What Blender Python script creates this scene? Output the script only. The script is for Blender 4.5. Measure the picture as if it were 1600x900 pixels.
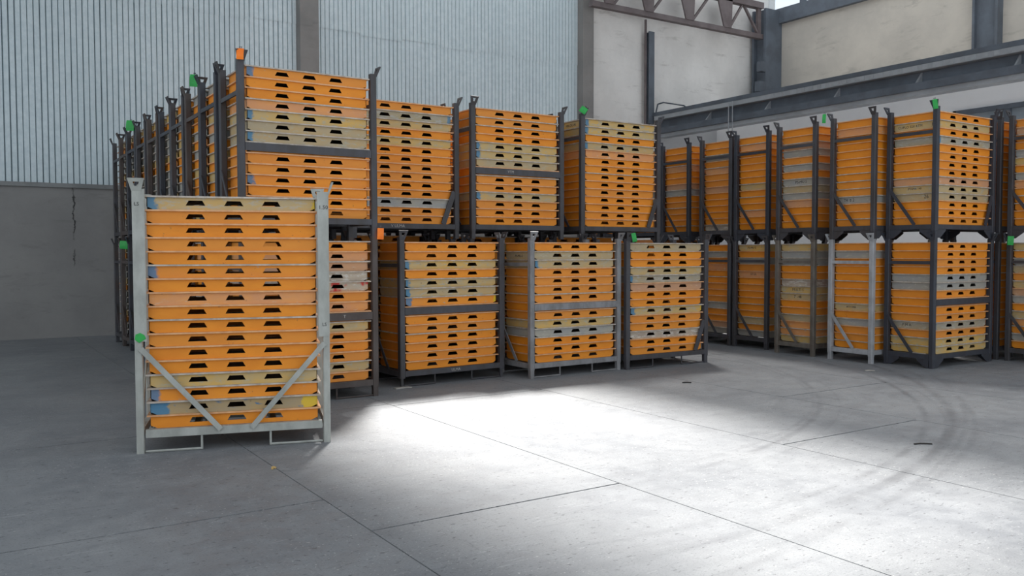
import bpy, bmesh, math, random
from mathutils import Vector, Matrix

R = math.radians
random.seed(7)
sc = bpy.context.scene
for o in list(bpy.data.objects):
    bpy.data.objects.remove(o, do_unlink=True)
COL = sc.collection

# ------------------------------------------------------------------ camera
TH, PITCH, ROLL, FPX = R(33.1455), R(2.3497), R(-0.1175), 1346.38
cam_d = bpy.data.cameras.new('camera')
cam = bpy.data.objects.new('camera', cam_d)
COL.objects.link(cam)
cam_d.sensor_width = 36.0
cam_d.lens = 36.0 * FPX / 1600.0
cam_d.clip_end = 300
fw = Vector((0, math.cos(PITCH), -math.sin(PITCH)))
rt = Vector((1, 0, 0))
up = rt.cross(fw)
r2 = rt * math.cos(ROLL) + up * math.sin(ROLL)
u2 = up * math.cos(ROLL) - rt * math.sin(ROLL)
# world X runs along the front rows, world Y along the long rows; the camera looks between them
yaw = Matrix.Rotation(-TH, 3, 'Z')
m3 = Matrix((yaw @ r2, yaw @ u2, -(yaw @ fw))).transposed()
cam.matrix_world = Matrix.Translation((0, 0, 1.6)) @ m3.to_4x4()
sc.camera = cam

# ------------------------------------------------------------------ world, sun, exposure
w = bpy.data.worlds.new('sky')
sc.world = w
w.use_nodes = True
bgn = w.node_tree.nodes['Background']
bgn.inputs[0].default_value = (0.86, 0.93, 1.0, 1)
bgn.inputs[1].default_value = 1.28

SUN_DIR = Vector((0.28, 0.50, 1.0)).normalized()      # towards the sun
sd = bpy.data.lights.new('sun', 'SUN')
sd.energy = 13.5
sd.angle = R(8.0)
sd.color = (1.0, 0.97, 0.93)
sun = bpy.data.objects.new('sun', sd)
COL.objects.link(sun)
sun.rotation_euler = SUN_DIR.to_track_quat('Z', 'Y').to_euler()
sun.location = (8, 14, 20)

vs = sc.view_settings
vs.view_transform = 'Standard'
vs.look = 'None'
vs.gamma = 1.0
vs.exposure = 0.0
vs.use_curve_mapping = False

# ------------------------------------------------------------------ materials
def srgb(r, g, b):
    def f(c):
        c /= 255.0
        return c / 12.92 if c <= 0.04045 else ((c + 0.055) / 1.055) ** 2.4
    return (f(r), f(g), f(b), 1)

class NT:
    """small node helper"""
    def __init__(self, name, rough=0.6, metal=0.0, spec=0.5):
        self.m = bpy.data.materials.new(name)
        self.m.use_nodes = True
        self.t = self.m.node_tree
        self.b = self.t.nodes['Principled BSDF']
        self.b.inputs['Roughness'].default_value = rough
        self.b.inputs['Metallic'].default_value = metal
        self.b.inputs['Specular IOR Level'].default_value = spec
    def n(self, typ, **kw):
        nd = self.t.nodes.new(typ)
        for k, v in kw.items():
            setattr(nd, k, v)
        return nd
    def l(self, a, b):
        self.t.links.new(a, b)
    def val(self, inp, v):
        if isinstance(v, (int, float, tuple, list)):
            inp.default_value = v
        else:
            self.l(v, inp)
    def math(self, op, a, b=0.0, clamp=False):
        nd = self.n('ShaderNodeMath', operation=op, use_clamp=clamp)
        self.val(nd.inputs[0], a)
        self.val(nd.inputs[1], b)
        return nd.outputs[0]
    def mix(self, fac, a, b):
        nd = self.n('ShaderNodeMix', data_type='RGBA')
        self.val(nd.inputs[0], fac)
        self.val(nd.inputs[6], a)
        self.val(nd.inputs[7], b)
        return nd.outputs[2]
    def ramp(self, v, lo, hi, a=0.0, b=1.0):
        nd = self.n('ShaderNodeMapRange', interpolation_type='SMOOTHSTEP')
        self.val(nd.inputs[0], v)
        nd.inputs[1].default_value = lo
        nd.inputs[2].default_value = hi
        nd.inputs[3].default_value = a
        nd.inputs[4].default_value = b
        return nd.outputs[0]
    def noise(self, vec, scale, detail=4, rough=0.55, dist=0.0):
        nd = self.n('ShaderNodeTexNoise')
        self.l(vec, nd.inputs['Vector'])
        nd.inputs['Scale'].default_value = scale
        nd.inputs['Detail'].default_value = detail
        nd.inputs['Roughness'].default_value = rough
        nd.inputs['Distortion'].default_value = dist
        return nd.outputs[0]
    def scale(self, vec, s):
        nd = self.n('ShaderNodeVectorMath', operation='MULTIPLY')
        self.l(vec, nd.inputs[0])
        nd.inputs[1].default_value = s
        return nd.outputs[0]
    def objvec(self, rnd=True):
        tc = self.n('ShaderNodeTexCoord')
        if not rnd:
            return tc.outputs['Object'], tc.outputs['Object']
        oi = self.n('ShaderNodeObjectInfo')
        off = self.math('MULTIPLY', oi.outputs['Random'], 71.0)
        ad = self.n('ShaderNodeVectorMath', operation='ADD')
        self.l(tc.outputs['Object'], ad.inputs[0])
        self.l(off, ad.inputs[1])
        return ad.outputs[0], tc.outputs['Object']
    def pos(self):
        return self.n('ShaderNodeNewGeometry').outputs['Position']
    def col(self, c):
        self.val(self.b.inputs['Base Color'], c)
    def bump(self, h, strength=0.3, dist=0.01):
        nd = self.n('ShaderNodeBump')
        nd.inputs['Strength'].default_value = strength
        nd.inputs['Distance'].default_value = dist
        self.l(h, nd.inputs['Height'])
        self.l(nd.outputs[0], self.b.inputs['Normal'])

def simple(name, c1, c2, scale=6, rough=0.6, metal=0.0, lo=0.35, hi=0.65, stretch=(1, 1, 1), bump=0.0, spec=0.5):
    k = NT(name, rough, metal, spec)
    v, _ = k.objvec()
    f = k.ramp(k.noise(k.scale(v, stretch), scale, 5, 0.6), lo, hi)
    k.col(k.mix(f, c1, c2))
    if bump:
        k.bump(f, bump)
    return k.m

def paint(name, base, var, chip, chip_amt, blue=0, yellow=0, bluer=0, spray=None):
    """painted steel tray; painted end marks follow the tray itself"""
    k = NT(name, 0.55, 0.0, 0.35)
    v, o = k.objvec()
    f = k.ramp(k.noise(k.scale(v, (1, 1, 2.5)), 3.0, 5, 0.6), 0.3, 0.7)
    c = k.mix(f, base, var)
    oi = k.n('ShaderNodeObjectInfo')
    if base == ORG:
        c = k.mix(k.ramp(oi.outputs['Random'], 0.35, 1.0, 0.0, 0.4), c, srgb(208, 142, 74))
    else:
        c = k.mix(k.ramp(oi.outputs['Random'], 0.3, 1.0, 0.0, 0.45), c, srgb(150, 146, 138))
    g = k.noise(k.scale(v, (1.0, 1.0, 3.0)), 9.0, 6, 0.7)
    c = k.mix(k.ramp(g, chip_amt, chip_amt + 0.10), c, chip)
    sep = k.n('ShaderNodeSeparateXYZ')
    k.l(o, sep.inputs[0])
    n2 = k.noise(v, 22.0, 3)
    xj = k.math('ADD', sep.outputs[0], k.math('MULTIPLY', k.math('SUBTRACT', n2, 0.5), 0.10))
    tcn = k.n('ShaderNodeTexCoord')
    sn = k.n('ShaderNodeSeparateXYZ')
    k.l(tcn.outputs['Normal'], sn.inputs[0])
    lf = k.math('GREATER_THAN', k.math('ABSOLUTE', sn.outputs[1]), 0.5)
    if blue:
        c = k.mix(k.math('MULTIPLY', lf, k.ramp(xj, -0.69 + blue, -0.69 + blue + 0.03, 0.85, 0.0)), c, srgb(46, 124, 164))
    if bluer:
        c = k.mix(k.math('MULTIPLY', lf, k.ramp(xj, 0.69 - bluer, 0.69 - bluer + 0.02, 0.0, 0.85)), c, srgb(80, 128, 158))
    if yellow:
        c = k.mix(k.math('MULTIPLY', lf, k.ramp(xj, 0.69 - yellow, 0.69 - yellow + 0.02, 0.0, 0.85)), c, srgb(222, 186, 40))
    if spray:
        c = k.mix(k.ramp(k.noise(v, 7.0, 2), 0.52, 0.62), c, spray)
    dk = k.ramp(k.noise(v, 28.0, 3), 0.68, 0.76, 0.0, 0.5)
    c = k.mix(dk, c, srgb(96, 74, 54))
    k.col(c)
    k.bump(g, 0.15, 0.003)
    return k.m

ORG, ORG2 = srgb(234, 147, 40), srgb(224, 136, 36)
PCH, PCH2 = srgb(226, 156, 88), srgb(212, 150, 104)
YEL, YEL2 = srgb(210, 168, 88), srgb(188, 166, 122)
GRY, GRY2 = srgb(168, 162, 148), srgb(154, 155, 154)
WHT, WHT2 = srgb(196, 182, 160), srgb(168, 152, 138)
CHIP = srgb(178, 162, 140)
MAT = {}
MAT['O'] = paint('orange_paint', ORG, ORG2, srgb(224, 150, 70), 0.66)
MAT['Ob'] = paint('orange_paint_blue_end', ORG, srgb(226, 140, 50), CHIP, 0.62, blue=0.085)
MAT['Oby'] = paint('orange_paint_blue_and_yellow_ends', ORG, srgb(224, 146, 60), CHIP, 0.6, blue=0.10, yellow=0.08)
MAT['P'] = paint('faded_peach_paint', PCH, PCH2, srgb(206, 178, 152), 0.58)
MAT['Y'] = paint('worn_yellow_paint', YEL, YEL2, srgb(178, 170, 146), 0.54)
MAT['Yb'] = paint('worn_yellow_paint_blue_end', YEL, YEL2, srgb(172, 166, 148), 0.53, blue=0.075)
MAT['Yby'] = paint('worn_yellow_paint_blue_and_yellow_ends', YEL, YEL2, srgb(182, 168, 144), 0.5, blue=0.09, yellow=0.06)
MAT['G'] = paint('bare_grey_steel', GRY, GRY2, srgb(176, 172, 160), 0.55)
MAT['Gb'] = paint('bare_grey_steel_blue_end', GRY, srgb(178, 158, 112), srgb(176, 172, 160), 0.52, blue=0.07)
MAT['Gr'] = paint('bare_grey_steel_blue_far_end', GRY, srgb(178, 158, 112), srgb(176, 172, 160), 0.52, bluer=0.10)
MAT['Gby'] = paint('grey_steel_blue_and_yellow_splashes', srgb(180, 152, 104), srgb(164, 148, 120), srgb(74, 116, 152), 0.575, blue=0.16, yellow=0.17)
MAT['W'] = paint('whitened_paint', WHT, WHT2, srgb(206, 200, 190), 0.5)
MAT['Wr'] = paint('whitened_paint_red_sprayed', WHT, PCH, srgb(206, 200, 190), 0.55, spray=srgb(196, 62, 50))

RIM = {}
RIM['o'] = simple('rim_orange_steel', srgb(224, 172, 124), srgb(206, 150, 104), 12, 0.45)
RIM['g'] = simple('rim_bare_steel', srgb(196, 186, 174), srgb(166, 152, 138), 12, 0.45, 0.0)
DECK = simple('deck_plate', srgb(120, 104, 90), srgb(96, 84, 74), 5, 0.7)
DARK = simple('dark_rack_steel', srgb(70, 70, 76), srgb(60, 57, 57), 7, 0.55, 0.0, 0.3, 0.7, (1, 1, .4), 0.05)
DARKBLUE = simple('blue_black_rack_steel', srgb(55, 59, 68), srgb(48, 48, 54), 7, 0.55, 0.0, 0.3, 0.7, (1, 1, .4), 0.05)
RUST = simple('rusty_rack_steel', srgb(84, 76, 73), srgb(70, 60, 56), 7, 0.65, 0.0, 0.3, 0.7, (1, 1, .4), 0.05)
GALV = simple('galvanised_rack_steel', srgb(174, 176, 170), srgb(150, 152, 146), 8, 0.5, 0.0, 0.3, 0.7, (1, 1, .5), 0.05)
MIDG = simple('grey_rack_steel', srgb(138, 138, 140), srgb(112, 110, 110), 8, 0.55, 0.0, 0.3, 0.7, (1, 1, .5), 0.05)
PALE = simple('pale_grey_rack_steel', srgb(172, 174, 178), srgb(146, 148, 150), 8, 0.5, 0.0, 0.3, 0.7, (1, 1, .5), 0.05)
OLIVE = simple('olive_brown_rack_steel', srgb(112, 106, 98), srgb(90, 82, 74), 8, 0.6, 0.0, 0.3, 0.7, (1, 1, .5), 0.05)
GREEN = simple('green_plastic', srgb(40, 170, 74), srgb(34, 150, 66), 10, 0.5)
ORTAG = simple('orange_plastic', srgb(255, 132, 20), srgb(246, 118, 14), 10, 0.5)
YTAG = simple('yellow_plastic', srgb(234, 210, 50), srgb(224, 196, 44), 10, 0.5)
INK = simple('black_ink', srgb(38, 36, 36), srgb(48, 44, 42), 20, 0.8)
WPAINT = simple('white_paint_marks', srgb(178, 174, 168), srgb(160, 154, 148), 20, 0.8)

def mat_floor():
    k = NT('worn_concrete_floor', 0.62, 0.0, 0.35)
    p = k.pos()
    n1 = k.noise(p, 0.55, 5, 0.6)
    n2 = k.noise(p, 5.0, 6, 0.7)
    n3 = k.noise(k.scale(p, (0.9, 5.0, 1)), 2.2, 6, 0.7, 0.6)
    c = k.mix(k.ramp(n1, 0.3, 0.7), srgb(116, 119, 123), srgb(138, 140, 142))
    c = k.mix(k.ramp(n2, 0.38, 0.72, 0.0, 0.3), c, srgb(160, 162, 163))
    c = k.mix(k.ramp(n3, 0.54, 0.72, 0.0, 0.36), c, srgb(104, 107, 111))
    # sweeping scratches
    n4 = k.noise(k.scale(p, (6.0, 0.8, 1)), 3.0, 5, 0.7, 1.0)
    c = k.mix(k.ramp(n4, 0.62, 0.74, 0.0, 0.35), c, srgb(112, 114, 118))
    # tyre arcs left by turning trucks
    brk = k.ramp(k.noise(p, 1.6, 4), 0.32, 0.62)
    sep = k.n('ShaderNodeSeparateXYZ')
    k.l(p, sep.inputs[0])
    for (cx, cy, r, wd, st) in ((3.78, 10.91, 6.42, 0.055, .55), (3.78, 10.91, 6.62, 0.03, .3), (3.96, 10.78, 7.19, 0.06, .7), (3.96, 10.78, 7.36, .03, .3),
                                (3.59, 11.97, 8.63, 0.085, .75), (3.4, 12.3, 9.2, 0.05, .35), (4.2, 10.4, 5.7, 0.04, .35), (2.0, 15.5, 12.6, .05, .35), (5.0, 13.0, 10.6, .05, .3)):
        dx = k.math('SUBTRACT', sep.outputs[0], cx)
        dy = k.math('SUBTRACT', sep.outputs[1], cy)
        d = k.math('SQRT', k.math('ADD', k.math('MULTIPLY', dx, dx), k.math('MULTIPLY', dy, dy)))
        d = k.math('ABSOLUTE', k.math('SUBTRACT', d, r))
        ring = k.ramp(d, 0.0, wd, st, 0.0)
        ring = k.math('MULTIPLY', k.math('MULTIPLY', ring, 0.55), brk)
        ring = k.math('MULTIPLY', ring, k.ramp(dx, -2.0, 2.0))
        c = k.mix(ring, c, srgb(62, 63, 67))
    # light crumbs and dark chips
    n5 = k.noise(p, 42.0, 3, 0.6)
    patch = k.ramp(k.noise(p, 0.8, 3), 0.38, 0.62)
    c = k.mix(k.math('MULTIPLY', k.math('MULTIPLY', k.ramp(n5, 0.63, 0.68), 0.75), patch), c, srgb(190, 190, 188))
    n6 = k.noise(k.scale(p, (1, 2.2, 1)), 17.0, 4, 0.65)
    c = k.mix(k.ramp(n6, 0.605, 0.66, 0.0, 0.7), c, srgb(78, 78, 82))
    n8 = k.noise(k.scale(p, (2.0, 26.0, 1)), 1.6, 5, 0.7, 1.5)
    c = k.mix(k.ramp(n8, 0.60, 0.70, 0.0, 0.4), c, srgb(184, 186, 187))
    n9 = k.noise(k.scale(p, (24.0, 3.0, 1)), 1.4, 5, 0.7, 1.5)
    c = k.mix(k.ramp(n9, 0.60, 0.70, 0.0, 0.35), c, srgb(86, 88, 92))
    n7 = k.noise(k.scale(p, (1.0, 3.0, 1)), 60.0, 3, 0.6)
    c = k.mix(k.ramp(n7, 0.55, 0.66, 0.0, 0.55), c, srgb(88, 89, 93))
    k.col(c)
    k.val(k.b.inputs['Roughness'], k.ramp(n2, 0.3, 0.7, 0.5, 0.75))
    k.bump(k.math('ADD', n2, k.math('MULTIPLY', n5, 0.4)), 0.25, 0.006)
    return k.m
FLOOR = mat_floor()
JOINT = simple('joint_filler', srgb(58, 58, 60), srgb(44, 44, 46), 6, 0.9)

def mat_plaster(name, c1, c2, stain, amt=0.5, crack=False):
    k = NT(name, 0.85, 0.0, 0.2)
    p = k.pos()
    f = k.ramp(k.noise(p, 0.7, 6, 0.65), 0.32, 0.68)
    c = k.mix(f, c1, c2)
    n = k.noise(k.scale(p, (0.6, 0.6, 2.4)), 1.8, 6, 0.7, 0.4)
    c = k.mix(k.ramp(n, 0.54, 0.74, 0.0, amt), c, stain)
    if crack:
        sx = k.n('ShaderNodeSeparateXYZ')
        k.l(p, sx.inputs[0])
        cx = k.math('ADD', k.math('SUBTRACT', sx.outputs[0], 2.02), k.math('MULTIPLY', k.math('SUBTRACT', k.noise(p, 3.0, 6, 0.8), 0.5), 0.22))
        cm_ = k.ramp(k.math('ABSOLUTE', cx), 0.004, 0.02, 1.0, 0.0)
        cm_ = k.math('MULTIPLY', cm_, k.ramp(k.noise(p, 2.5, 3), 0.4, 0.55))
        c = k.mix(k.math('MULTIPLY', cm_, k.ramp(sx.outputs[2], 1.3, 1.5)), c, srgb(60, 60, 60))
    h = k.noise(p, 14.0, 5, 0.7)
    c = k.mix(k.ramp(h, 0.62, 0.74, 0.0, 0.25), c, stain)
    k.col(c)
    k.bump(h, 0.2, 0.01)
    return k.m
CONC = mat_plaster('bare_concrete_wall', srgb(152, 151, 149), srgb(138, 137, 136), srgb(116, 115, 114), .5, True)
COLM = mat_plaster('concrete_column', srgb(146, 143, 140), srgb(132, 130, 128), srgb(112, 110, 108), .4)
WHITEW = mat_plaster('whitewashed_block', srgb(232, 229, 225), srgb(216, 213, 209), srgb(174, 169, 164), .65)
BEIGE = mat_plaster('beige_render', srgb(198, 191, 180), srgb(182, 176, 167), srgb(148, 143, 135), .6)
WHITEP = mat_plaster('white_painted_wall', srgb(242, 242, 242), srgb(236, 236, 237), srgb(222, 222, 222), .2)
GREYP = mat_plaster('grey_painted_wall', srgb(172, 172, 172), srgb(164, 164, 165), srgb(150, 150, 150), .3)

def mat_clad():
    k = NT('galvanised_cladding', 0.5, 0.0, 0.4)
    p = k.pos()
    sp = k.noise(p, 9.0, 5, 0.7)
    big = k.noise(k.scale(p, (1, 1, .35)), 0.6, 4)
    c = k.mix(k.ramp(sp, 0.3, 0.7), srgb(204, 218, 223), srgb(220, 232, 236))
    c = k.mix(k.ramp(big, 0.35, 0.7, 0, .4), c, srgb(194, 208, 213))
    k.col(c)
    return k.m
CLAD = mat_clad()
CLADGAP = simple('cladding_lap_shadow_gap', srgb(120, 132, 138), srgb(106, 118, 124), 3, 0.7)
STEEL = simple('grey_blue_structural_steel', srgb(96, 104, 114), srgb(84, 90, 98), 2, 0.6)
STEELR = simple('brown_primed_steel', srgb(112, 102, 102), srgb(96, 86, 86), 2, 0.7)
STEELL = simple('pale_girder_steel', srgb(166, 170, 174), srgb(150, 154, 158), 2, 0.6)
FLASH = simple('grey_flashing', srgb(140, 142, 142), srgb(124, 126, 126), 3, 0.6)
ROOFM = simple('roof_sheet', srgb(150, 154, 156), srgb(140, 142, 144), 1, 0.8)

def mat_glaze(name, tr):
    m = bpy.data.materials.new(name)
    m.use_nodes = True
    t = m.node_tree
    t.nodes.clear()
    a = t.nodes.new('ShaderNodeBsdfTransparent')
    a.inputs[0].default_value = tr
    o = t.nodes.new('ShaderNodeOutputMaterial')
    t.links.new(a.outputs[0], o.inputs[0])
    return m
GLZ_DIM = mat_glaze('sun_dimming_sheet_strong', (0.12, 0.12, 0.12, 1))  # invented tint, lets only weak sun onto the right floor
GLZ_CLEAR = mat_glaze('clear_glazing', (0.92, 0.94, 0.95, 1))
GLZ_MID = mat_glaze('sun_dimming_sheet_weak', (0.75, 0.75, 0.75, 1))  # invented tint, weakens the near part of the bright floor band
GLZ_FRONT = mat_glaze('sun_dimming_sheet_mid', (0.6, 0.6, 0.6, 1))  # invented tint, sets how much top light reaches the rack fronts
WINGL = simple('window_glass_reflecting', srgb(150, 160, 168), srgb(138, 148, 156), 1, 0.12, 0.0, spec=0.8)

# ------------------------------------------------------------------ mesh helpers
class MB:
    def __init__(self):
        self.v, self.f, self.mi = [], [], []
    def add(self, vs, fs, mi=0):
        b = len(self.v)
        self.v += [tuple(q) for q in vs]
        self.f += [tuple(i + b for i in q) for q in fs]
        self.mi += [mi] * len(fs)
    def box(self, x0, y0, z0, x1, y1, z1, mi=0):
        self.add([(x0, y0, z0), (x1, y0, z0), (x1, y1, z0), (x0, y1, z0), (x0, y0, z1), (x1, y0, z1), (x1, y1, z1), (x0, y1, z1)],
                 [(0, 3, 2, 1), (4, 5, 6, 7), (0, 1, 5, 4), (1, 2, 6, 5), (2, 3, 7, 6), (3, 0, 4, 7)], mi)
    def prism(self, poly, z0, z1, mi=0):
        n = len(poly)
        vs = [(x, y, z0) for x, y in poly] + [(x, y, z1) for x, y in poly]
        fs = [tuple(range(n - 1, -1, -1)), tuple(range(n, 2 * n))]
        fs += [(i, (i + 1) % n, n + (i + 1) % n, n + i) for i in range(n)]
        self.add(vs, fs, mi)
    def bar(self, a, b, wd, th, upv=(0, 0, 1), mi=0):
        """rectangular bar from a to b; wd across, th along upv"""
        a, b = Vector(a), Vector(b)
        d = (b - a).normalized()
        s = d.cross(Vector(upv)).normalized()
        t = s.cross(d).normalized()
        s *= wd / 2
        t *= th / 2
        vs = [a - s - t, a + s - t, a + s + t, a - s + t, b - s - t, b + s - t, b + s + t, b - s + t]
        self.add(vs, [(3, 2, 1, 0), (4, 5, 6, 7), (0, 1, 5, 4), (1, 2, 6, 5), (2, 3, 7, 6), (3, 0, 4, 7)], mi)
    def rod(self, pts, r, n=6, mi=0):
        for a, b in zip(pts[:-1], pts[1:]):
            a, b = Vector(a), Vector(b)
            d = (b - a).normalized()
            e = Vector((0, 0, 1)) if abs(d.z) < .9 else Vector((1, 0, 0))
            s = d.cross(e).normalized()
            t = s.cross(d)
            a = a - d * r * .6
            b = b + d * r * .6
            vs, fs = [], []
            for q in (a, b):
                for i in range(n):
                    an = 2 * math.pi * i / n
                    vs.append(q + (s * math.cos(an) + t * math.sin(an)) * r)
            fs = [tuple(range(n - 1, -1, -1)), tuple(range(n, 2 * n))] + [(i, (i + 1) % n, n + (i + 1) % n, n + i) for i in range(n)]
            self.add(vs, fs, mi)
    def sheet(self, quads, th, M, mi=0):
        """flat polygons (2-D) given thickness th along local -z, closed round every free edge, placed by M"""
        key, pts, polys = {}, [], []
        for q in quads:
            p = []
            for (x, y) in q:
                kk = (round(x, 5), round(y, 5))
                if kk not in key:
                    key[kk] = len(pts)
                    pts.append(kk)
                p.append(key[kk])
            polys.append(p)
        n = len(pts)
        vs = [M @ Vector((x, y, 0)) for x, y in pts] + [M @ Vector((x, y, -th)) for x, y in pts]
        ed = {}
        for p in polys:
            for i in range(len(p)):
                ed[(p[i], p[(i + 1) % len(p)])] = 1
        fs = [tuple(p) for p in polys] + [tuple(i + n for i in reversed(p)) for p in polys]
        for (a, b) in ed:
            if (b, a) not in ed:
                fs.append((b, a, a + n, b + n))
        self.add(vs, fs, mi)
    def mesh(self, name, mats):
        me = bpy.data.meshes.new(name)
        me.from_pydata(self.v, [], self.f)
        for m in (mats if isinstance(mats, (list, tuple)) else [mats]):
            me.materials.append(m)
        if any(self.mi):
            me.polygons.foreach_set('material_index', self.mi)
        me.update()
        return me

def link(name, data, parent=None, loc=(0, 0, 0), rotz=0.0):
    o = bpy.data.objects.new(name, data)
    COL.objects.link(o)
    o.location = loc
    if rotz:
        o.rotation_euler = (0, 0, rotz)
    if parent:
        o.parent = parent
    return o
def tag(o, label=None, cat=None, group=None, kind=None):
    if label: o['label'] = label
    if cat: o['category'] = cat
    if group: o['group'] = group
    if kind: o['kind'] = kind
    return o
def struct(name, mb, mat, label=None, parent=None):
    o = link(name, mb.mesh(name, mat), parent)
    if not parent:
        o['kind'] = 'structure'
    if label:
        o['label'] = label
    return o
def boxes(*bs):
    m = MB()
    for b in bs:
        m.box(*b)
    return m

# ------------------------------------------------------------------ the hall
BY = 18.4            # face of the back wall
XL, YF, ZR = -9.0, -5.0, 9.9
# floor: filler bed with slabs
floor = struct('floor', boxes((XL, YF, -0.3, 30, BY + .6, -0.012)), JOINT, 'worn grey concrete hall floor laid in joined slabs')
def slab(x0, x1, y0, y1):
    g = 0.004
    m = MB()
    m.box(x0 + g, y0 + 2 * g, -0.1, x1 - g, y1 - 2 * g, 0.0)
    struct('slab', m, FLOOR, parent=floor)
xs = [XL, -5.6, -3.7, -1.8, 0.1, 2.0, 3.86, 5.77, 7.68, 9.6, 11.5, 13.4, 15.3, 17.2, 19.1, 30]
cuts = {2: [5.9, 11.5], 3: [2.2, 8.05, 14.0], 4: [5.3, 8.05, 13.0], 5: [4.55, 8.3, 12.5], 6: [1.2, 8.2, 12.4], 7: [4.72, 10.5], 8: [1.5, 6.3, 12.0], 9: [4.4, 9.5], 10: [3.0, 8.6, 14.0], 11: [5.5, 12]}
for i in range(len(xs) - 1):
    ys = [YF] + cuts.get(i, [4.0, 11.0]) + [BY + .5]
    for a, b in zip(ys[:-1], ys[1:]):
        slab(xs[i], xs[i + 1], a, b)

# back wall: concrete base, backing, cladding, columns, whitewashed end
wall_back = struct('wall_back', boxes((XL, BY, 0, 14.2, BY + .4, 2.88), (XL, BY + .16, 2.88, 14.2, BY + .4, ZR)), CONC,
                   'bare grey concrete wall below ribbed metal cladding')
def cladding(x0, x1, z0, z1, back):
    """one ribbed sheet, raised pans with narrow grooves between"""
    m = MB()
    pr = []
    n = max(1, round((x1 - x0) / 0.1))
    p = (x1 - x0) / n
    for i in range(n):
        a = x0 + i * p
        gw = 0.004 + 0.010 * random.random() ** 2
        pr += [(a, back - .012), (a + gw, back - .012), (a + gw + .008, back - .045), (a + p - .008, back - .045)]
    pr.append((x1, back - .012))
    vs, fs, mi = [], [], []
    for x, y in pr:
        vs += [(x, y, z0), (x, y, z1)]
    for i in range(len(pr) - 1):
        m.add([vs[2 * i], vs[2 * i + 2], vs[2 * i + 3], vs[2 * i + 1]], [(0, 1, 2, 3)], 1 if i % 4 == 0 else 0)
    return m
x = XL
segs = [(XL, 6.48), (6.92, 14.2)]
for a, b in segs:
    n = round((b - a) / 1.0)
    for i in range(n):
        x0, x1 = a + (b - a) * i / n, a + (b - a) * (i + 1) / n
        zl = 6.55 + (0.0 if i % 2 else 0.05)
        for z0, z1, bk in ((2.93, zl + .06, BY + .158), (zl, ZR, BY + .146)):
            o = link('cladding_sheet', cladding(x0, x1, z0, z1, bk).mesh('cladding_sheet', [CLAD, CLADGAP]), wall_back)
struct('trim_1', boxes((XL, BY - .05, 2.85, 14.2, BY + .12, 2.93)), FLASH, 'grey metal flashing under the ribbed cladding')
cr = MB()
pts = [(2.02, 2.6), (2.03, 2.35), (2.01, 2.25), (2.05, 2.05), (2.03, 1.9), (2.05, 1.8)]
struct('concrete_column', boxes((6.48, BY - .12, 0, 6.9, BY + .3, ZR)), COLM, 'grey concrete column between the left cladding sheets')
struct('concrete_column', boxes((14.2, BY - .12, 0, 14.56, BY + .4, ZR)), COLM, 'grey concrete column between cladding and white wall')
wall_white = struct('wall_white', boxes((14.56, BY, 0, 21.9, BY + .4, ZR)), WHITEW, 'whitewashed block wall at the back right')
struct('wall_grey_panel', boxes((16.9, BY - .1, 0, 19.25, BY - .002, 5.25)), GREYP, 'grey painted wall panel under the crane girder end')
# right side: low white wall, ledge, tall rendered wall, beam, clerestory
WX = 19.25
wr = MB()
wy0, wy1, wz0, wz1 = 6.6, 11.05, 3.55, 4.79
wr.box(WX, YF, 0, WX + .3, wy0, 6.0)
wr.box(WX, wy1, 0, WX + .3, BY, 6.0)
wr.box(WX, wy0, 0, WX + .3, wy1, wz0)
wr.box(WX, wy0, wz1, WX + .3, wy1, 6.0)
struct('wall_right', wr, WHITEP, 'white painted wall behind the right rows of racks')
win = struct('window_1', boxes((WX - .05, wy0, wz1 - .1, WX + .1, wy1, wz1), (WX - .05, wy0, wz0, WX + .1, wy1, wz0 + .08), (WX - .05, wy0, wz0, WX + .1, wy0 + .08, wz1), (WX - .05, wy1 - .08, wz0, WX + .1, wy1, wz1)), STEEL,
             'dark framed strip window in the white wall')
for yy in (7.7, 8.8, 9.85):
    struct('mullion', boxes((WX - .04, yy - .07, wz0 + .08, WX + .09, yy + .07, wz1 - .1)), STEEL, parent=win)
for a, b in ((wy0 + .08, 7.63), (7.77, 8.73), (8.87, 9.78), (9.92, wy1 - .08)):
    struct('pane', boxes((WX + .03, a, wz0 + .08, WX + .04, b, wz1 - .1)), WINGL, parent=win)
struct('trim_2', boxes((WX + .3, YF, 5.7, 21.6, BY, 6.0)), COLM, 'concrete ledge above the white wall')
struct('wall_right_upper', boxes((21.45, YF, 5.9, 21.9, BY, 8.55)), BEIGE, 'beige rendered wall above the crane girder')
struct('trim_3', boxes((21.3, YF, 8.55, 21.9, BY, 8.98)), STEEL, 'blue grey steel beam above the rendered wall')
win2 = struct('window_2', boxes((21.5, YF, 8.98, 21.7, BY, 9.06), (21.5, YF, 9.78, 21.7, BY, ZR)), STEEL, 'bright strip of high windows under the roof')
for i in range(9):
    yy = 17.1 - i * 1.5
    struct('mullion', boxes((21.5, yy - .05, 9.06, 21.7, yy + .05, 9.78)), STEEL, parent=win2)
    struct('pane', boxes((21.59, yy + .05, 9.06, 21.6, yy + 1.45 if i else BY, 9.78)), GLZ_CLEAR, parent=win2)
struct('steel_column', boxes((21.2, 11.14, 5.98, 21.46, 11.2, ZR), (21.2, 11.7, 5.98, 21.46, 11.76, ZR), (21.3, 11.2, 5.98, 21.36, 11.7, ZR)), STEEL, 'blue grey steel column against the rendered wall')
m = boxes((20.72, 17.75, 5.98, 21.44, 17.83, 8.93), (20.72, 18.2, 5.98, 21.44, 18.28, 8.93), (20.85, 17.83, 5.98, 21.3, 18.2, 8.93))
cc = struct('steel_column', m, STEEL, 'dark steel corner column beneath the roof truss')
struct('bracket', boxes((20.5, 17.72, 7.02, 20.72, 17.9, 7.32)), STEEL, parent=cc)
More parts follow.
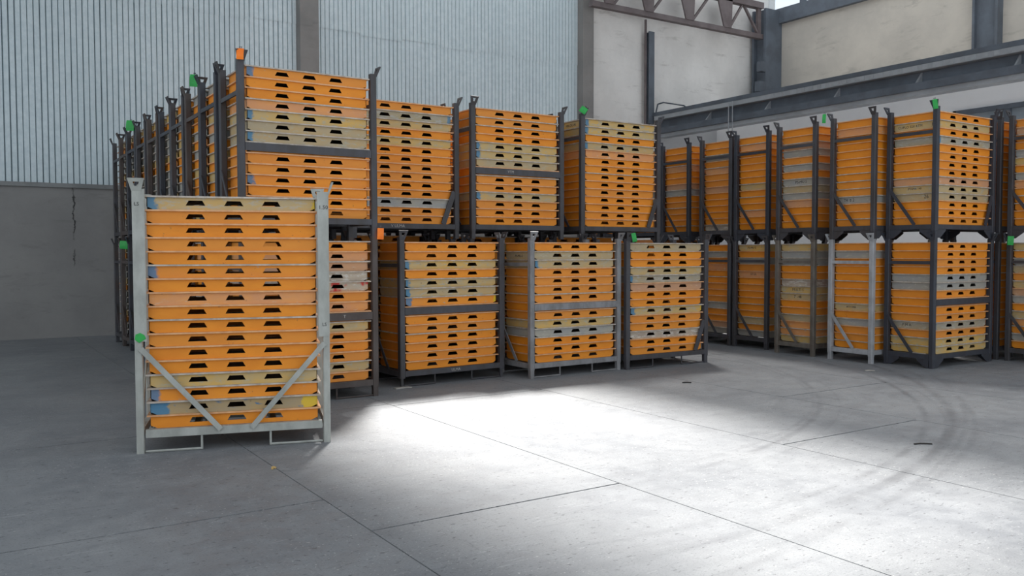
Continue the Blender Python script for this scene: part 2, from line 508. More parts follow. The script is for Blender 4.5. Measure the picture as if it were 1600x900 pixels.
struct('bracket', boxes((20.42, 17.72, 6.42, 20.72, 17.9, 6.72)), STEEL, parent=cc)
# slim post against the white wall with its pipe
m = boxes((16.46, BY - .2, 5.2, 16.66, BY - .17, 7.75), (16.46, BY - .03, 5.2, 16.66, BY - .002, 7.75), (16.54, BY - .17, 5.2, 16.58, BY - .03, 7.75))
sp_ = struct('steel_column', m, STEEL, 'slim blue grey steel post on the white wall')
pp = MB(); pp.rod([(16.4, BY - .12, 5.2), (16.4, BY - .12, 8.05)], .035, 8)
struct('pipe', pp, STEELR, parent=sp_)
# crane runway girder
GX = 16.6
gd = MB()
gd.box(GX, YF, 5.40, GX + .6, BY - .02, 5.50)
g = struct('crane_girder', gd, STEEL, 'long dark crane girder running along the white wall')
struct('walkway_edge', boxes((GX + .01, YF, 5.285, GX + .58, BY - .25, 5.398)), STEELL, parent=g)
struct('web', boxes((GX + .22, YF, 5.05, GX + .26, BY - .25, 5.284)), STEEL, parent=g)
struct('bottom_flange', boxes((GX + .02, YF, 4.90, GX + .46, BY - .25, 5.05)), STEEL, parent=g)
struct('lower_ledge', boxes((GX + .1, YF, 4.80, GX + .4, BY - .3, 4.899)), STEELL, parent=g)
for i in range(11):
    yy = 16.2 - i * 1.95
    mm = MB()
    mm.add([(GX + .03, yy - .02, 5.051), (GX + .219, yy - .02, 5.051), (GX + .219, yy - .02, 5.27), (GX + .03, yy + .02, 5.051), (GX + .219, yy + .02, 5.051), (GX + .219, yy + .02, 5.27)],
           [(0, 1, 2), (5, 4, 3), (0, 3, 4, 1), (1, 4, 5, 2), (2, 5, 3, 0)])
    struct('stiffener', mm, STEELL, parent=g)
for i in range(60):
    yy = 14.0 - i * .22
    struct('grating_bar', boxes((GX - .004, yy - .05, 5.30, GX + .01, yy + .05, 5.385)), STEELL, parent=g)
hr = MB(); hr.rod([(16.72, 18.2, 5.5), (16.72, 18.12, 5.74), (16.72, 17.9, 5.76), (16.72, 17.1, 5.56), (16.72, 17.0, 5.5)], .02, 6)
tag(link('handrail', hr.mesh('handrail', STEEL)), 'short bent handrail at the far end of the crane girder', 'handrail')
for i, yy in enumerate((15.35, 15.22)):
    c = MB(); c.rod([(16.56, yy, 5.38), (16.56, yy, 4.55)], .012, 5)
    tag(link('hanging_cable', c.mesh('hanging_cable', STEELL)), ['thin pale cable hanging from the crane girder, left of two', 'thin pale cable hanging from the crane girder, right of two'][i], 'cable', 'cables under the crane girder')
# roof truss before the white wall
TY = 17.95
t = link('roof_truss', None); tag(t, 'brown steel roof truss crossing before the white wall', 'truss')
def tp(name, a, b, wd, th):
    mm = MB(); mm.bar((a[0], TY, a[1]), (b[0], TY, b[1]), wd, th, (0, 0, 1) if abs(b[0] - a[0]) > .05 else (1, 0, 0))
    o = link(name, mm.mesh(name, STEELR), t); return o
tp('bottom_chord', (14.2, 8.10), (20.75, 8.10), .16, .14)
tp('top_chord', (14.2, 9.02), (20.75, 9.02), .2, .18)
for gx in (14.75, 16.15, 17.68, 19.2):
    mm = MB()
    mm.sheet([[(gx - .14, 8.16), (gx + .16, 8.16), (gx + .2, 9.0), (gx - .42, 9.0)]], .05, Matrix(((1, 0, 0, 0), (0, 0, -1, TY - .1), (0, 1, 0, 0), (0, 0, 0, 1))))
    link('gusset', mm.mesh('gusset', STEELR), t)
for a, b in (((14.95, 8.17), (15.6, 8.93)), ((16.3, 8.17), (16.95, 8.93)), ((17.85, 8.17), (18.5, 8.93)), ((19.35, 8.17), (19.9, 8.93)), ((19.98, 8.93), (20.6, 8.17))):
    tp('diagonal', a, b, .07, .06)
tp('end_post', (20.62, 8.03), (20.62, 9.1), .1, .12)
# unseen roof; openings and dimming panes added to shape the daylight
roof = MB()
SX0, SX1 = 5.65, 8.9        # clear strip
DX0, DX1 = 9.3, 16.7         # strip dimmed to weaken its sun on the floor
SY0, SY1 = 7.0, 16.0
def cell(x0, x1, y0, y1):
    roof.box(x0, y0, ZR, x1, y1, ZR + .15)
cell(XL, SX0, SY0, BY + .4)
cell(SX1, DX0, SY0, BY + .4)
cell(DX1, 17.2, YF, BY + .4)
cell(21.4, 22.0, YF, BY + .4)
for y0, y1 in ((16.0, 16.4), (18.2, BY + .4)):
    cell(SX0, SX1, y0, y1)
    cell(DX0, DX1, y0, y1)
for y0 in (YF, -1.5, 2.4, 6.6):
    cell(XL, DX1, y0, y0 + .4)
ceil = struct('ceiling', roof, ROOFM, 'unseen roof sheets with rooflight strips placed to shape the daylight')
def pane(x0, x1, y0, y1, mt):
    mm = MB()
    mm.add([(x0, y0, ZR + .08), (x1, y0, ZR + .08), (x1, y1, ZR + .08), (x0, y1, ZR + .08)], [(0, 1, 2, 3)])
    struct('sun_dimming_pane', mm, mt, parent=ceil)
pane(DX0, DX1, SY0, SY1, GLZ_DIM)
pane(SX0, SX1, SY0, 10.6, GLZ_MID)
for y0, y1 in ((YF + .4, -1.5), (-1.1, 2.4), (2.8, 6.6)):
    pane(XL, DX1, y0, y1, GLZ_FRONT)

# ------------------------------------------------------------------ trays
TL, TD, TP = 1.366, 0.70, 0.11
def long_plate():
    a = TL / 2 - .026
    z0, zh0, zh1, z1 = 0.0, .034, .074, .098
    hs = []
    for c in (-.29, .005, .30):
        hs.append((c - .075, c + .075, c + .052, c - .052))
    q = [[(-a + .05, z0), (a - .05, z0), (a, .024), (a, zh0)] + [p for h in reversed(hs) for p in ((h[1], zh0), (h[0], zh0))] + [(-a, zh0), (-a, .024)]]
    q.append([(-a, zh1)] + [p for h in hs for p in ((h[3], zh1), (h[2], zh1))] + [(a, zh1), (a, z1), (-a, z1)])
    lx0, lx1 = -a, -a
    for h in hs:
        q.append([(lx0, zh0), (h[0], zh0), (h[3], zh1), (lx1, zh1)])
        lx0, lx1 = h[1], h[2]
    q.append([(lx0, zh0), (a, zh0), (a, zh1), (lx1, zh1)])
    return q
def end_plate():
    a = TD / 2 - .026
    return [[(-a + .04, 0), (a - .04, 0), (a, .024), (a, .098), (-a, .098), (-a, .024)]]
def mat4(xa, ya, za, loc):
    return Matrix(((xa[0], ya[0], za[0], loc[0]), (xa[1], ya[1], za[1], loc[1]), (xa[2], ya[2], za[2], loc[2]), (0, 0, 0, 1)))
LP, EP = long_plate(), end_plate()
def tray_body(mb, ox=0, oy=0, oz=0, rz=0.0, mi=0):
    Mo = Matrix.Translation((ox, oy, oz)) @ Matrix.Rotation(rz, 4, 'Z')
    hx, hy = TL / 2 - .026, TD / 2 - .026
    mb.sheet(LP, .006, Mo @ mat4((1, 0, 0), (0, 0, 1), (0, -1, 0), (0, -hy, 0)), mi)
    mb.sheet(LP, .006, Mo @ mat4((-1, 0, 0), (0, 0, 1), (0, 1, 0), (0, hy, 0)), mi)
    mb.sheet(EP, .006, Mo @ mat4((0, -1, 0), (0, 0, 1), (-1, 0, 0), (-hx, 0, 0)), mi)
    mb.sheet(EP, .006, Mo @ mat4((0, 1, 0), (0, 0, 1), (1, 0, 0), (hx, 0, 0)), mi)
def tray_rim(mb, ox=0, oy=0, oz=0, rz=0.0, mi=0):
    Mo = Matrix.Translation((ox, oy, oz)) @ Matrix.Rotation(rz, 4, 'Z')
    X, Y, w_ = TL / 2, TD / 2, .036
    o = [(-X, -Y), (X, -Y), (X, Y), (-X, Y)]
    i = [(-X + w_, -Y + w_), (X - w_, -Y + w_), (X - w_, Y - w_), (-X + w_, Y - w_)]
    q = [[o[k], o[(k + 1) % 4], i[(k + 1) % 4], i[k]] for k in range(4)]
    mb.sheet(q, .013, Mo @ Matrix.Translation((0, 0, .1095)), mi)
def tray_deck(mb, ox=0, oy=0, oz=0, rz=0.0, mi=0):
    Mo = Matrix.Translation((ox, oy, oz)) @ Matrix.Rotation(rz, 4, 'Z')
    X, Y = TL / 2 - .034, TD / 2 - .034
    mb.sheet([[(-X, -Y), (X, -Y), (X, Y), (-X, Y)]], .004, Mo @ Matrix.Translation((0, 0, .0955)), mi)
TM = {}
def tray_mesh(kind, mat):
    key = (kind, mat.name)
    if key not in TM:
        mb = MB()
        {'body': tray_body, 'rim': tray_rim, 'deck': tray_deck}[kind](mb)
        TM[key] = mb.mesh('tray_' + kind, mat)
    return TM[key]
LOOK = {'O': 'plain orange', 'Ob': 'orange, blue-ended', 'Oby': 'orange, blue- and yellow-ended', 'P': 'faded peach', 'Y': 'worn yellowish', 'Yb': 'worn yellow, blue-ended',
        'Yby': 'worn tan, blue- and yellow-ended', 'G': 'bare grey', 'Gb': 'bare grey, blue-ended', 'Gr': 'bare grey, blue-ended', 'Gby': 'paint-splashed blue and yellow', 'W': 'whitened', 'Wr': 'red-sprayed whitish'}
ORD = ['top', 'second', 'third', 'fourth', 'fifth', 'sixth', 'seventh', 'eighth', 'ninth', 'tenth', 'eleventh', 'twelfth', 'thirteenth', 'fourteenth', 'fifteenth', 'sixteenth', 'bottom']
rest = {'mb': MB(), 'mats': [MAT['O'], MAT['P'], MAT['Y'], MAT['G'], RIM['o'], RIM['g'], DECK]}

def text_part(parent, s, size, loc, rot, mat, name='stencil_text'):
    cu = bpy.data.curves.new(name, 'FONT')
    cu.body = s
    cu.size = size
    cu.extrude = .0006
    cu.resolution_u = 2
    cu.align_x = 'CENTER'
    cu.align_y = 'CENTER'
    tmp = bpy.data.objects.new('tmp', cu)
    COL.objects.link(tmp)
    me = bpy.data.meshes.new_from_object(tmp.evaluated_get(bpy.context.evaluated_depsgraph_get()))
    bpy.data.objects.remove(tmp, do_unlink=True)
    me.materials.clear()
    me.materials.append(mat)
    o = link(name, me, parent, loc)
    o.rotation_euler = rot
    return o
TXT_END = (R(90), 0, R(-90))
TXT_FRONT = (R(90), 0, 0)

def fill(codes, base, rz, phrase, group, texts=None):
    """stack trays in a rack, codes listed from the top down; base = centre of the stack's underside"""
    n = len(codes)
    for i, c in enumerate(codes):
        z = base[2] + (n - 1 - i) * TP
        jx, jy = random.uniform(-.003, .003), random.uniform(-.008, .008)
        jr = rz + random.uniform(-.002, .002)
        o = link('steel_tray', None, None, (base[0] + jx, base[1] + jy, z), jr)
        pos = 'bottom' if i == n - 1 else ORD[i]
        where = 'topmost' if i == 0 else ('bottom one' if i == n - 1 else pos + ' from top')
        tag(o, '%s tray, %s in %s' % (LOOK[c], where, phrase), 'tray', group)
        b = link('body', tray_mesh('body', MAT[c]), o)
        rk = 'o' if c in ('O',) and random.random() < .58 else ('g' if c[0] in 'GWY' or random.random() < .4 else 'o')
        link('rim', tray_mesh('rim', RIM[rk]), o)
        link('deck', tray_mesh('deck', DECK), o)
        if texts and i in texts:
            for (s, size, yy, zz) in texts[i]:
                text_part(b, s, size, (-TL / 2 + .0252, yy, zz), TXT_END, INK)

def fill_rest(n, base, rz, seq=None):
    mb = rest['mb']
    for i in range(n):
        z = base[2] + i * TP
        k = random.choice([0, 0, 0, 1, 2, 3]) if seq is None else seq[i % len(seq)]
        jx, jy = random.uniform(-.003, .003), random.uniform(-.008, .008)
        tray_body(mb, base[0] + jx, base[1] + jy, z, rz, k)
        tray_rim(mb, base[0] + jx, base[1] + jy, z, rz, 5 if k > 1 or random.random() < .4 else 4)
        tray_deck(mb, base[0] + jx, base[1] + jy, z, rz, 6)

# ------------------------------------------------------------------ racks
RW, RD = 1.52, 0.75
PW = 0.07
ZB0, ZB1 = 0.125, 0.19        # base beam
HP = 1.785                    # post height; the next rack stands on it
CACHE = {}
def cm(key, fn, mat):
    k = (key, mat.name)
    if k not in CACHE:
        mb = MB(); fn(mb)
        CACHE[k] = mb.mesh(key[0] if isinstance(key, tuple) else key, mat)
    return CACHE[k]
def oct_poly(wx, wy, c=.008):
    a, b = wx / 2, wy / 2
    return [(-a + c, -b), (a - c, -b), (a, -b + c), (a, b - c), (a - c, b), (-a + c, b), (-a, b - c), (-a, -b + c)]
def hook_fn(mb):
    """flared stacking guide with an eye, leaning out along -y; origin at the post top, outer face"""
    M = Matrix.Translation((0, 0, -.03)) @ Matrix.Rotation(R(90 + 20), 4, 'X')
    # plate in local (x, y=up)
    o = [(-.033, 0), (.033, 0), (.062, .115), (-.062, .115)]
    i = [(-.013, .05), (.013, .05), (.024, .088), (-.024, .088)]
    mb.sheet([[o[k], o[(k + 1) % 4], i[(k + 1) % 4], i[k]] for k in range(4)], .014, M)
def make_rack(loc, rz, label, mat=DARK, height=HP, mid=False, gusset=False, vbrace=False, side=True, hooks='L', loops=True, group=None, side_rail=True, wide=False, postmat=None, hookmat=None, foot=.06, plates=False):
    o = link('stacking_rack', None, None, loc, rz)
    tag(o, label, 'rack', group)
    pm = postmat or mat
    hm = hookmat or mat
    c = {'LN': (PW / 2, PW / 2), 'RN': (RW - PW / 2, PW / 2), 'LF': (PW / 2, RD - PW / 2), 'RF': (RW - PW / 2, RD - PW / 2)}
    ang = {'L': {'LN': 0, 'RN': 90, 'RF': 180, 'LF': -90}, 'R': {'LN': -90, 'LF': 180, 'RF': 90, 'RN': 0}}[hooks]
    for k, (x, y) in c.items():
        if wide and k in ('LN', 'RN'):
            # broad upper sleeve, slimmer leg below
            dx = .012 if k == 'LN' else -.012
            def f(mb, dx=dx):
                mb.prism([(px + dx, py - PW / 2 + .008) for px, py in oct_poly(.095, .028, .006)], .90, height)
                mb.prism([(px - dx * .5, py) for px, py in oct_poly(.058, PW)], 0, height - .01)
            p = link('post', cm(('post', height, 'wide', k), f, pm), o, (x, y, 0))
        else:
            def f(mb):
                mb.prism(oct_poly(PW, PW), ZB0 - .02, height)
                mb.prism(oct_poly(foot, foot, .005), 0, ZB0 - .02)
            p = link('post', cm(('post', height, foot), f, pm), o, (x, y, 0))
        a = R(ang[k])
        dx, dy = math.sin(a) * PW / 2, -math.cos(a) * PW / 2
        h = link('stacking_hook', cm('stacking_hook', hook_fn, hm), p, (dx * 1.05, dy * 1.05, height), a)
    x0, x1, y0, y1 = PW, RW - PW, .004, RD - .004
    def lb(mb): mb.box(x0 - .0005, 0, ZB0, x1 + .0005, .045, ZB1)
    bb = link('base_beam', cm('base_beam_long', lb, mat), o, (0, y0, 0))
    link('base_beam', cm('base_beam_long', lb, mat), o, (0, y1 - .045, 0))
    def sb(mb): mb.box(0, PW - .0005, ZB0, .045, RD - PW + .0005, ZB1)
    link('base_beam', cm('base_beam_short', sb, mat), o, (.004, 0, 0))
    link('base_beam', cm('base_beam_short', sb, mat), o, (RW - .049, 0, 0))
    def bearer(mb): mb.box(0, .05, ZB1 - .04, .05, RD - .05, ZB1 - .001)
    for bx in (.42, 1.03):
        link('bearer', cm('bearer', bearer, mat), o, (bx, 0, 0))
    if loops:
        def lp(mb): mb.rod([(0, 0, .012), (.42, 0, .012), (.42, 0, ZB0)], .010, 6)
        def lr(mb): mb.rod([(0, 0, .012), (-.42, 0, .012), (-.42, 0, ZB0)], .010, 6)
        link('foot_loop', cm('foot_loop_a', lp, mat), o, (PW, .03, 0))
        link('foot_loop', cm('foot_loop_b', lr, mat), o, (RW - PW, .03, 0))
        link('foot_loop', cm('foot_loop_a', lp, mat), o, (PW, RD - .03, 0))
        link('foot_loop', cm('foot_loop_b', lr, mat), o, (RW - PW, RD - .03, 0))
    if plates:
        def fx(mb): mb.sheet([[(0, 0), (.06, 0), (.20, .10), (.20, .118), (0, .118)]], .012, mat4((1, 0, 0), (0, 0, 1), (0, -1, 0), (0, 0, 0)))
        def fy(mb): mb.sheet([[(0, 0), (0, .118), (-.17, .118), (-.17, .09), (-.05, 0)]], .012, mat4((0, -1, 0), (0, 0, 1), (-1, 0, 0), (0, 0, 0)))
        for (px, py, rr, fn, nm) in ((PW, .01, 0, fx, 'fx'), (RW - PW, RD - .01, 180, fx, 'fx'), (.01, PW, 0, fy, 'fy'), (RW - .01, RD - PW, 180, fy, 'fy')):
            link('foot_plate', cm('foot_plate_' + nm, fn, mat), o, (px, py, .006), R(rr))
        def gx(mb): mb.sheet([[(0, 0), (0, .118), (-.20, .118), (-.20, .10), (-.06, 0)]], .012, mat4((1, 0, 0), (0, 0, 1), (0, -1, 0), (0, 0, 0)))
        def gy(mb): mb.sheet([[(0, 0), (.05, 0), (.17, .09), (.17, .118), (0, .118)]], .012, mat4((0, -1, 0), (0, 0, 1), (-1, 0, 0), (0, 0, 0)))
        for (px, py, rr, fn, nm) in ((RW - PW, .01, 0, gx, 'gx'), (PW, RD - .01, 180, gx, 'gx'), (.01, RD - PW, 0, gy, 'gy'), (RW - .01, PW, 180, gy, 'gy')):
            link('foot_plate', cm('foot_plate_' + nm, fn, mat), o, (px, py, .006), R(rr))
    if mid:
        zm = ZB1 + 6 * TP
        def md(mb): mb.box(PW, 0, .012, RW - PW, .018, .095)
        link('mid_rail', cm('mid_rail', md, mat), o, (0, .002, zm))
    if vbrace:
        def va(mb): mb.bar((.045, 0, .845), (.64, 0, .165), .012, .042, (1, 0, 1))
        def vb(mb): mb.bar((RW - .045, 0, .845), (RW - .64, 0, .165), .012, .042, (-1, 0, 1))
        link('diagonal_brace', cm('vbrace_a', va, mat), o, (0, -.008, 0))
        link('diagonal_brace', cm('vbrace_b', vb, mat), o, (0, -.008, 0))
    if gusset:
        def gs(mb): mb.bar((RW - PW - .005, 0, .62), (RW - .24, 0, .19), .012, .07, (-1, 0, 1))
        link('corner_gusset', cm('corner_gusset', gs, mat), o, (0, .014, 0))
    if side:
        def sbr(mb): mb.bar((0, RD - PW / 2, .72), (0, RD * .42, .19), .012, .045, (0, 1, 1))
        link('side_brace', cm('side_brace', sbr, mat), o, (.008, 0, 0))
    if side_rail:
        def sr(mb): mb.box(0, PW, 0, .02, RD - PW, .045)
        link('side_rail', cm('side_rail', sr, mat), o, (.008, 0, ZB1 + 11.25 * TP))
        link('side_rail', cm('side_rail', sr, mat), o, (RW - .028, 0, ZB1 + 11.25 * TP))
    return o
def local(loc, rz, x, y, z):
    c, s = math.cos(rz), math.sin(rz)
    return (loc[0] + c * x - s * y, loc[1] + s * x + c * y, loc[2] + z)

def codes(s):
    return s.split()
def unit(loc, rz, label, phrase, cs, tgroup, texts=None, **kw):
    o = make_rack(loc, rz, label, **kw)
    if cs:
        fill(codes(cs), local(loc, rz, RW / 2, RD / 2, ZB1 + .001), rz, phrase, tgroup, texts)
    return o
GT = 'slotted trays stacked in racks'
GRK = 'stacking racks in the left block'
GRR = 'stacking racks in the right row'

front = unit((1.215, 7.335, 0), R(-16.5), 'pale grey galvanised rack standing alone in the foreground with V braces', 'the lone grey foreground rack',
     'Yby O O O O Ob O P O O O O O Y Ob Gby O', GT, mat=GALV, height=2.11, vbrace=True, wide=True, side=True, side_rail=False)
text_part(front, '1.50', .045, (RW - .043, -.0072, 1.98), TXT_FRONT, INK, 'hand_marking')
text_part(front, 'LS', .04, (.035, -.0072, 1.99), TXT_FRONT, INK, 'hand_marking')
text_part(front, 'LS', .04, (RW - .043, -.0072, 1.0), TXT_FRONT, INK, 'hand_marking')

A = (2.48, 8.85)
al = unit((A[0], A[1], 0), 0, 'dark rack at floor level half hidden behind the lone grey rack', 'floor rack behind the lone grey rack',
          'O P P W Wr O P O Y O O O Y O', GT, mat=RUST, mid=True, group=GRK)
au = unit((A[0], A[1], HP), 0, 'dark upper rack with orange tag at left, tallest in view', 'tallest upper rack with orange tag',
          'Ob O O P Yb Y Yb O O O Ob O O O', GT, mat=DARK, mid=True, group=GRK, loops=False)
text_part(al, 'T', .05, (1.12, .001, ZB1 + 6.5 * TP), TXT_FRONT, WPAINT, 'paint_mark')
B1 = unit((4.45, 9.235, 0), R(3.0), 'dark low rack with mid rail, first right of lone grey rack', 'low rack nearest the lone grey rack',
          'O O Yb O Yb Yb Oby O O O O O O O', GT, mat=DARK, mid=True, group=GRK, foot=.035)
text_part(B1, 'ULMA', .05, (.78, .0025, .157), TXT_FRONT, WPAINT, 'paint_mark')
C1 = unit((6.13, 8.96, 0), R(1.2), 'grey posted low rack with mid rail, middle of the low front row', 'grey posted low rack at centre',
          'O Y Yb O O O O O O Y G O O O', GT, {1: [('PS-MU-S', .05, 0.02, .045)]}, mat=MIDG, mid=True, group=GRK)
D1 = unit((7.69, 8.93, 0), R(-1.5), 'low rack with green tag, right end of the low front row', 'green-tagged low rack',
          'Y O O Y Gb P O O Yby O O W O O', GT, mat=DARK, gusset=True, group=GRK, side_rail=False)
B2 = unit((4.17, 9.98, HP), 0, 'dark upper rack just right of the tallest one', 'upper rack just right of the tallest',
          'O Gr Y O Y O O O O O O G O O', GT, mat=DARK, gusset=True, group=GRK, loops=False)
text_part(B2, 'V ULMA', .055, (.62, .0025, .158), TXT_FRONT, WPAINT, 'paint_mark')
C2 = unit((5.78, 9.82, HP), 0, 'dark upper rack with mid rail below the right concrete column', 'upper rack left of the green tagged one',
          'O O O O Yb Yb Y O O O Yb O O O', GT, mat=DARK, mid=True, group=GRK, loops=False)
D2 = unit((7.55, 9.75, HP), 0, 'dark upper rack with green tag, right end of left block', 'upper rack with green tag at block end',
          'Yb Yb O Yb P O O O O O O O O O', GT, {0: [('MR-DU-N', .055, 0.02, .045)]}, mat=DARK, gusset=True, group=GRK, loops=False)
text_part(C2, 'VTM', .05, (.62, .001, ZB1 + 6.5 * TP), TXT_FRONT, WPAINT, 'paint_mark')
# left column running back to the wall
for i in range(1, 10):
    y = A[1] + i * .815
    mt = [DARK, DARKBLUE, RUST][i % 3]
    for lv in (0, 1):
        lab = 'dark %s rack in the long left column, %s behind the tallest one' % (('floor', 'upper')[lv], ['', 'first', 'second', 'third', 'fourth', 'fifth', 'sixth', 'seventh', 'eighth', 'ninth'][i])
        dx = random.uniform(-.02, .02)
        make_rack((A[0] + dx, y, lv * HP), 0, lab, mat=mt, mid=False, group='racks of the long left column', loops=(lv == 0))
        fill_rest(14, local((A[0] + dx, y, lv * HP), 0, RW / 2, RD / 2, ZB1 + .001), 0, None if i < 4 else [3, 3, 0, 2, 3])  # farther towers: mostly grey trays, shade put into the tray colour

# right row
RR = [
    ((11.2, 6.66), 'nearest', DARKBLUE, DARKBLUE, 'O Y O Gb O O O O P Y Y O O O', 'O O O O G G O O O O Gb O Y Y', {1: [('CUPLO 020 RTM', .05, .08, .05), ('H', .07, -.26, .05)], 9: [('.PTAMA 140', .04, 0.0, .06)], 10: [('26', .07, -.17, .055)]}, {10: [('P M A', .055, .08, .05)]}),
    ((10.98, 7.44), 'second', DARK, PALE, 'O P O O O O O O O O G O O O', 'O G O O O O O O Y O G O O O', {10: [('T4  0 2', .06, .12, .05)]}, {8: [('A72 04A', .045, .05, .05)]}),
    ((11.0, 8.45), 'third', DARK, OLIVE, 'O O P G O G O G Y G P O O O', 'Y G G O O W Y Y O O Y P P Y', {7: [('PS-MU-S', .06, -.02, .05)]}, {6: [('MULTI S', .06, 0, .05)], 7: [('7  -48', .06, 0, .05)]}),
    ((11.15, 9.47), 'fourth', DARKBLUE, DARK, 'O P O O O O O Y O O O P O O', 'Y O G O P O O O O O O Y O G', None, {0: [('PS-MU-S', .05, 0.05, .05)], 4: [('ST-UL', .05, 0, .05)]}),
    ((11.15, 10.27), 'fifth', DARK, DARK, 'O O G O P O O P O O O O O W', 'O G O P O O O O O G O O P G', None, None),
    ((11.15, 11.27), 'sixth', DARKBLUE, DARKBLUE, 'O O O P O O P G O O O O O O', 'O G G O O O O O G O O O O G', None, None),
]
for (x, y), nm, mu, ml, cu, cl, tu, tl in RR:
    first = nm == 'nearest'
    unit((x, y, 0), 0, '%s floor rack in the %s tower of the right row' % ('pale grey' if ml is PALE else ('olive brown' if ml is OLIVE else 'dark'), nm), 'floor rack of %s right-row tower' % nm,
         cl, GT, tl, mat=ml, mid=first, hooks='R', group=GRR, gusset=not first, plates=first, loops=False)
    unit((x + .01, y, HP), 0, 'dark upper rack in the %s tower of the right row' % nm, 'upper rack of %s right-row tower' % nm,
         cu, GT, tu, mat=mu, mid=False, gusset=True, hooks='R', group=GRR, plates=True, loops=False)
E_ = (12.95, 5.86)
unit((E_[0], E_[1], 0), 0, 'dark floor rack cut by the right edge of the photo', 'floor rack at right photo edge', 'Y O G Y O Y P G O Y P O G O', GT, mat=DARK, hooks='R', group=GRR)
unit((E_[0], E_[1], HP), 0, 'dark upper rack cut by the right edge of the photo', 'upper rack at right photo edge', 'O P O O G Y O G P O O O O O', GT, mat=DARK, hooks='R', group=GRR, plates=True, loops=False)
for lv in (0, 1):
    make_rack((12.97, 6.72, lv * HP), 0, 'dark %s rack glimpsed in the gap right of the nearest tower' % ('floor', 'upper')[lv], mat=DARK, hooks='R', group=GRR, loops=(lv == 0))
    fill_rest(14, local((12.97, 6.72, lv * HP), 0, RW / 2, RD / 2, ZB1 + .001), 0, [0])
# floor racks carrying the second row of the left block
for (x, y), lab in (((4.17, 10.09), 'just right of the tallest one'), ((5.78, 10.09), 'left of the green tagged one'), ((7.55, 9.75), 'with the green tag at block end')):
    make_rack((x, y + .0, 0), 0, 'dark floor rack under the upper rack ' + lab, mat=DARK, group=GRK, loops=False)
    fill_rest(13, local((x, y, 0), 0, RW / 2, RD / 2, ZB1 + .001), 0, [0, 2])

for (x, y, wh) in ((4.17, 10.9, 'first row behind the one right of the tallest'), (5.78, 10.9, 'first row behind the one below the column'), (7.45, 10.62, 'first row behind the block end'),
                   (4.17, 11.75, 'second row behind the one right of the tallest'), (5.78, 11.75, 'second row behind the one below the column'), (7.45, 11.5, 'second row behind the block end')):
    for lv in (0, 1):
        make_rack((x, y, lv * HP), 0, 'dark %s rack inside left block, %s' % (('floor', 'upper')[lv], wh), mat=DARK, group='racks deep inside the left block', loops=False)
        fill_rest(15 - lv, local((x, y, lv * HP), 0, RW / 2, RD / 2, ZB1 + .001), 0)  # extra floor-level tray added to keep the tier gap dark
for (y, wh) in ((12.1, 'seventh'), (12.95, 'eighth'), (13.8, 'ninth')):  # further towers, with an extra low tray, added to darken the tier gap
    for lv in (0, 1):
        make_rack((11.15, y, lv * HP), 0, 'dark %s rack added as %s tower of right row to darken the gap' % (('floor', 'upper')[lv], wh), mat=DARKBLUE, hooks='R', group=GRR, loops=False)
        fill_rest(15 - lv, local((11.15, y, lv * HP), 0, RW / 2, RD / 2, ZB1 + .001), 0)
ro = link('tray_stacks', rest['mb'].mesh('tray_stacks', rest['mats']))
tag(ro, 'further orange and worn trays stacked in the long left column', 'trays', None, 'stuff')

# ------------------------------------------------------------------ tags
def hang_tag(loc, rz, mat, label, wd=.06, h=.1, tilt=10):
    mb = MB()
    n = 4
    for i in range(n):
        z0, z1 = -h * i / n, -h * (i + 1) / n
        b0, b1 = .012 * math.sin(3.0 * i / n), .012 * math.sin(3.0 * (i + 1) / n)
        mb.add([(-wd / 2, -b0, z0), (wd / 2, -b0, z0), (wd / 2, -b1, z1), (-wd / 2, -b1, z1),
                (-wd / 2, -b0 + .004, z0), (wd / 2, -b0 + .004, z0), (wd / 2, -b1 + .004, z1), (-wd / 2, -b1 + .004, z1)],
               [(3, 2, 1, 0), (4, 5, 6, 7), (0, 1, 5, 4), (2, 3, 7, 6), (0, 4, 7, 3), (1, 2, 6, 5)])
    o = link('hang_tag', mb.mesh('hang_tag', mat), None, loc)
    o.rotation_euler = (0, R(tilt), rz)
    tag(o, label, 'tag', 'coloured tags on rack posts')
    t_ = MB(); t_.rod([(0, .002, -.01), (.012, .02, .02), (-.012, .02, .02), (0, .002, -.01)], .0025, 5)
    link('tie', t_.mesh('tie', INK), o)
ZT = 2 * HP
hang_tag((A[0] + .02, A[1] - .045, ZT + .085), R(-25), ORTAG, 'orange tag on top of the tallest rack', .07, .11, 3)
hang_tag((A[0] - .05, A[1] + 2 * .815 - .03, ZT + .10), R(-35), GREEN, 'green tag on the long left column near the tallest rack', .09, .14, 4)
hang_tag((A[0] - .06, A[1] + 7 * .815 + .01, ZT + .10), R(-40), GREEN, 'small green tag far back on top of the left column', .13, .16, 4)
hang_tag((A[0] - .06, A[1] + 8 * .815, HP + .02), R(-40), GREEN, 'green tag between the tiers at the far left column', .14, .13, 4)
hang_tag((4.02, A[1] - .03, HP + .09), R(-20), ORTAG, 'orange tag hanging between the tiers beside lone grey rack', .07, .125, 2)
hang_tag((7.57, 9.69, ZT + .075), R(-35), GREEN, 'green tag atop the left block end rack', .1, .09, 35)
hang_tag((7.75, 8.87, HP + .075), R(-30), GREEN, 'green tag on the low rack at right end of front row', .06, .12, -12)
hang_tag((10.92, 7.44 + .80, ZT + .07), R(-60), GREEN, 'thin green tag on the second right-row tower', .05, .13, 3)
hang_tag((11.15, 6.67, ZT + .08), R(-60), GREEN, 'green tag on top of the nearest right-row tower', .06, .13, -8)
hang_tag((12.9, 6.52, HP + .04), R(-60), GREEN, 'green tag between tiers by the right photo edge', .08, .13, 3)
hang_tag((12.955, 6.28, HP + ZB1 + 11.2 * TP), R(-90), YTAG, 'yellow tag on the upper rack at right photo edge', .08, .14, 0)
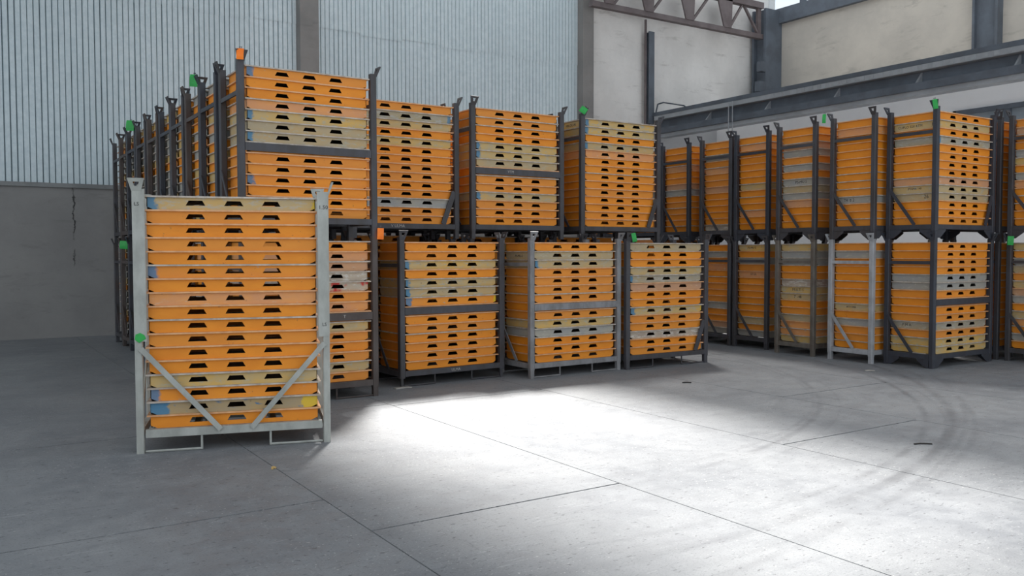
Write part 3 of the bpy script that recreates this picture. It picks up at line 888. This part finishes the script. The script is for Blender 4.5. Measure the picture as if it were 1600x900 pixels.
# green sticker on the lone rack
mb = MB()
mb.sheet([[(-.042, -.012), (-.01, -.04), (.042, -.008), (.03, .022), (.0, .04), (-.035, .028)]], .003, mat4((1, 0, 0), (0, 0, 1), (0, -1, 0), (0, 0, 0)))
st = link('green_sticker', mb.mesh('green_sticker', GREEN), None, local((1.215, 7.335, 0), R(-16.5), .045, -.0095, .93), R(-16.5))
tag(st, 'torn green sticker on the left post of the lone rack', 'sticker')

# ------------------------------------------------------------------ litter on the floor
def scrap(name, loc, rz, ln, wd, th, mat, label, cat, bend=.02):
    mb = MB()
    n = 5
    for i in range(n):
        x0, x1 = ln * (i / n - .5), ln * ((i + 1) / n - .5)
        y0, y1 = bend * math.sin(3.1 * i / n), bend * math.sin(3.1 * (i + 1) / n)
        z0, z1 = th * .3 * math.sin(3.1 * i / n), th * .3 * math.sin(3.1 * (i + 1) / n)
        mb.add([(x0, y0 - wd / 2, z0), (x1, y1 - wd / 2, z1), (x1, y1 + wd / 2, z1), (x0, y0 + wd / 2, z0),
                (x0, y0 - wd / 2, z0 + th), (x1, y1 - wd / 2, z1 + th), (x1, y1 + wd / 2, z1 + th), (x0, y0 + wd / 2, z0 + th)],
               [(3, 2, 1, 0), (4, 5, 6, 7), (0, 1, 5, 4), (2, 3, 7, 6), (0, 4, 7, 3), (1, 2, 6, 5)])
    tag(link(name, mb.mesh(name, mat), None, loc, rz), label, cat)
scrap('strap_offcut', (6.74, 4.08, .001), R(-33), .15, .014, .008, INK, 'short dark strap offcut on the bright floor', 'offcut', .012)
scrap('strap_offcut', (7.53, 7.62, .001), R(-33), .11, .022, .01, INK, 'small dark strip on the floor before the low racks', 'offcut', .01)
scrap('paper_scrap', (10.3, 7.0, .001), R(-50), .12, .06, .012, WPAINT, 'pale scrap on the floor before the right row', 'scrap', .02)
scrap('wood_crumb', (1.98, 6.27, .001), R(20), .03, .02, .014, MAT['Y'], 'small yellowish crumb before the lone grey rack', 'crumb', .004)
scrap('wood_shim', (4.46, 9.2, .0), R(4), .22, .07, .01, WPAINT, 'pale wooden shim by the foot of the low rack', 'shim', .0)
